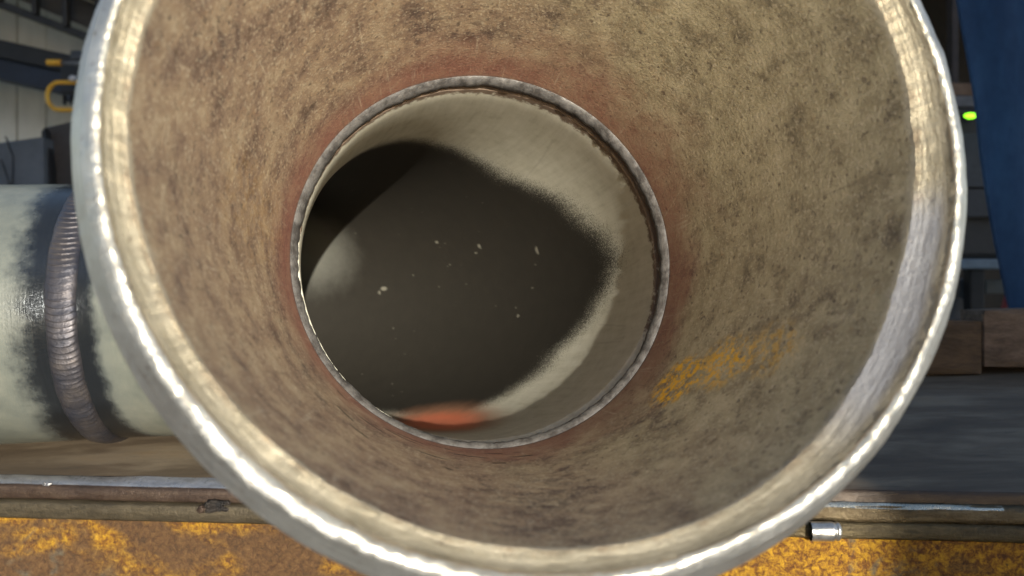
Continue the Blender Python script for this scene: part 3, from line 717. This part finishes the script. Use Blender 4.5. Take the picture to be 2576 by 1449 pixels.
rw = thing('shed_wall', 'almost black shed wall behind the machine cabinet at right', 'wall', P(2400, 700, 40))
plane_box('wall_panel', 1285, 2100, -1200, 1500, 40, 1, bw, rw); plane_box('wall_panel', 2104, 3600, -1200, 1500, 40, 1, bw, rw)

def bar(name, p0, p1, wd, z, d, mat, parent):        # diagonal bar between two image points, centre line
    a_, b_ = P(*p0, z), P(*p1, z); dv = b_ - a_; ln = math.hypot(dv[0], dv[2]); an = math.atan2(dv[2], dv[0])
    return box(name, (a_ + b_) / 2, (ln, d, wd / F * z), mat, parent, rot=Matrix.Rotation(-an, 3, 'Y'), bevel=.04)
st = mat_simple('dark_steel_frame', (.018, .018, .020), (.035, .034, .036), 2, .5, .3)
st2 = mat_simple('dark_mesh_panel', (.035, .034, .036), (.06, .058, .058), 1.2, .7, 0, .2, (.4, 1, 4))
fr = thing('steel_stair', 'dark sloping steel stair frame crossing the wall at the upper left', 'stair', P(120, 30, 30))
bar('stringer', (-220, -72), (420, 168), 17, 30, .6, st, fr)
bar('stringer', (-220, -215), (420, 72), 24, 30, .6, st, fr)
bar('infill_panel', (-220, -145), (420, 118), 62, 30.8, .1, st2, fr)
bar('infill_panel', (-220, -270), (420, 0), 30, 30.8, .1, st2, fr)
for xx in (-100, 0, 90, 167, 250): bar('post', (xx, -190 + xx * .38), (xx, 5 + xx * .38), 13, 29.7, .3, st, fr)
nv = mat_simple('navy_painted_steel', (.006, .010, .022), (.012, .020, .042), 1.2, .6)
bm_ = thing('navy_beam', 'dark navy sloping beam in front of the pale wall at left', 'beam', P(100, 190, 31))
bar('beam_web', (-400, 85), (560, 300), 52, 31, .9, nv, bm_)
bar('beam_flange', (-400, 40), (560, 250), 42, 30.9, 1.3, mat_simple('black_flange', (.006, .007, .010), (.014, .014, .016), 1.5, .6), bm_)
# hoist / cart with yellow guard loop
ye = mat_simple('yellow_paint', (.42, .22, .015), (.58, .33, .03), 3, .45)
hc = thing('trolley', 'dark trolley with bent yellow tube guard and yellow tipped lever at left', 'trolley', P(210, 300, 26))
pth = [P(330, 207, 26)] + [P(x, 207, 26) for x in (260, 200, 160)]
for k in range(0, 13):
    a_ = math.radians(90 + 180 * k / 12); pth.append(P(149 + 30 * math.cos(a_), 241.5 - 34.5 * math.sin(a_), 26))
pth += [P(x, 276, 26) for x in (160, 200, 260, 330)]
tube('guard_tube', pth, 5.6 / F * 26, ye, hc)
tube('lever_tip', [P(119, 157, 26), P(122, 157, 26), P(154, 157.5, 26)], 8.0 / F * 26, ye, hc)
tube('lever', [P(154, 157.5, 26.02), P(250, 160, 26.02), P(330, 161, 26.02)], 6.0 / F * 26, mat_simple('dull_grey_lever', (.13, .13, .14), (.2, .2, .21), 3, .4, .5), hc)
plane_box('body', 150, 330, 165, 232, 27.0, 1.5, dk0, hc)
plane_box('bracket', 176, 330, 126, 150, 26.8, 1.0, dk1, hc)
plane_box('foot', 160, 330, 236, 252, 26.8, .8, dk1, hc)
for xx in (157, 175): plane_box('hook', xx, xx + 3, 236, 262, 26.4, .2, dk0, hc)
lump('latch', P(184, 197, 25.9), (.14, .08, .10), mat_simple('bright_latch', (.25, .27, .3), (.4, .4, .42), 5, .4), hc, 3, .3)
# crates
def poly_block(name, pts2, z, d, mat):
    n = len(pts2); v = [P(x, y, z) for x, y in pts2] + [P(x, y, z) + np.array([0, d, 0]) for x, y in pts2]
    f = [tuple(range(n)), tuple(range(2 * n - 1, n - 1, -1))] + [(i, i + n, (i + 1) % n + n, (i + 1) % n) for i in range(n)]
    return mesh_obj(name, v, f, mat, None, False)
gc = mat_simple('grey_blue_cover', (.055, .062, .072), (.085, .094, .108), .8, .7, 0, .3)
dc = mat_simple('dark_brown_box', (.026, .022, .020), (.042, .036, .033), .8, .7)
c1 = thing('grey_cabinet', 'grey-blue covered cabinet with a thin black cable, low at the left edge', 'cabinet', P(50, 420, 22))
bx = poly_block('cover', [(-150, 380), (106, 344), (109, 345), (118, 900), (-150, 900)], 22, 3, gc); bx.parent = c1; bx.location = -c1.location
wire = tube('cable', [P(14, 344, 21.7), P(18, 352, 21.6), P(24, 372, 21.9), P(33, 392, 21.9), P(33, 430, 21.9), P(31, 462, 21.9), P(26, 468, 21.9), P(18, 445, 21.9), P(10, 420, 21.9), P(2, 400, 21.9)], 2.0 / F * 22, dk0, c1, 8)
c2 = tag(poly_block('brown_crate', [(110, 322), (250, 288), (320, 288), (320, 900), (120, 900)], 22.5, 3, dc), 'dark brown box between the grey-blue cabinet and the pipe mouth', 'box')
c3_ = tag(poly_block('black_post', [(104, 330), (112, 322), (128, 420), (126, 900), (112, 900)], 22.2, .25, dk0), 'black post standing between the grey-blue cabinet and the brown box', 'post')

# ------------------------------------------------------------------ ground and an added, unseen wall that masks the sun
def struct(o): o['kind'] = 'structure'; return o
gmt = mat_simple('yard_concrete', (.26, .25, .225), (.38, .365, .33), .5, .85, 0, .2)
struct(mesh_obj('ground', [(-900, -900, -10.6), (900, -900, -10.6), (900, 900, -10.6), (-900, 900, -10.6)], [(0, 1, 2, 3)], gmt, None, False))
sun_mask = thing('sun_mask_wall', 'unseen grey wall added behind the camera, with an opening that shapes the sunbeam', 'wall', (0, -30, -10.6))
hm = mat_simple('sun_mask_grey', (.10, .11, .12), (.16, .17, .18), .4, .7)
YH = -30
def hb(n, x0, x1, z0, z1): return box(n, ((x0 + x1) / 2, YH, (z0 + z1) / 2), (x1 - x0, .6, z1 - z0), hm, sun_mask)
# opening sized so the sun reaches pipe and table but not the background
hb('wall_panel', -60, 1.2, -10.6, 28); hb('wall_panel', 12.2, 60, -10.6, 28); hb('sun_mask_top', 1.2, 12.2, 13.2, 28)

shed = thing('shade_roof', 'unseen dark roof slab added above the background to shade it', 'roof', (0, 30, 11))
box('shade_slab', (0, 37, 11.3), (120, 30, .5), bw, shed)  # added out of view to keep sun and sky off the background
# ------------------------------------------------------------------ level the place
T4 = TILT.to_4x4()
for o in list(sc.objects):
    if o.parent is None and o.name not in ('ground', 'sun_mask_wall', 'shade_roof', 'camera', 'sun'):
        o.matrix_world = T4 @ Matrix.Translation(o.location) @ o.rotation_euler.to_matrix().to_4x4()
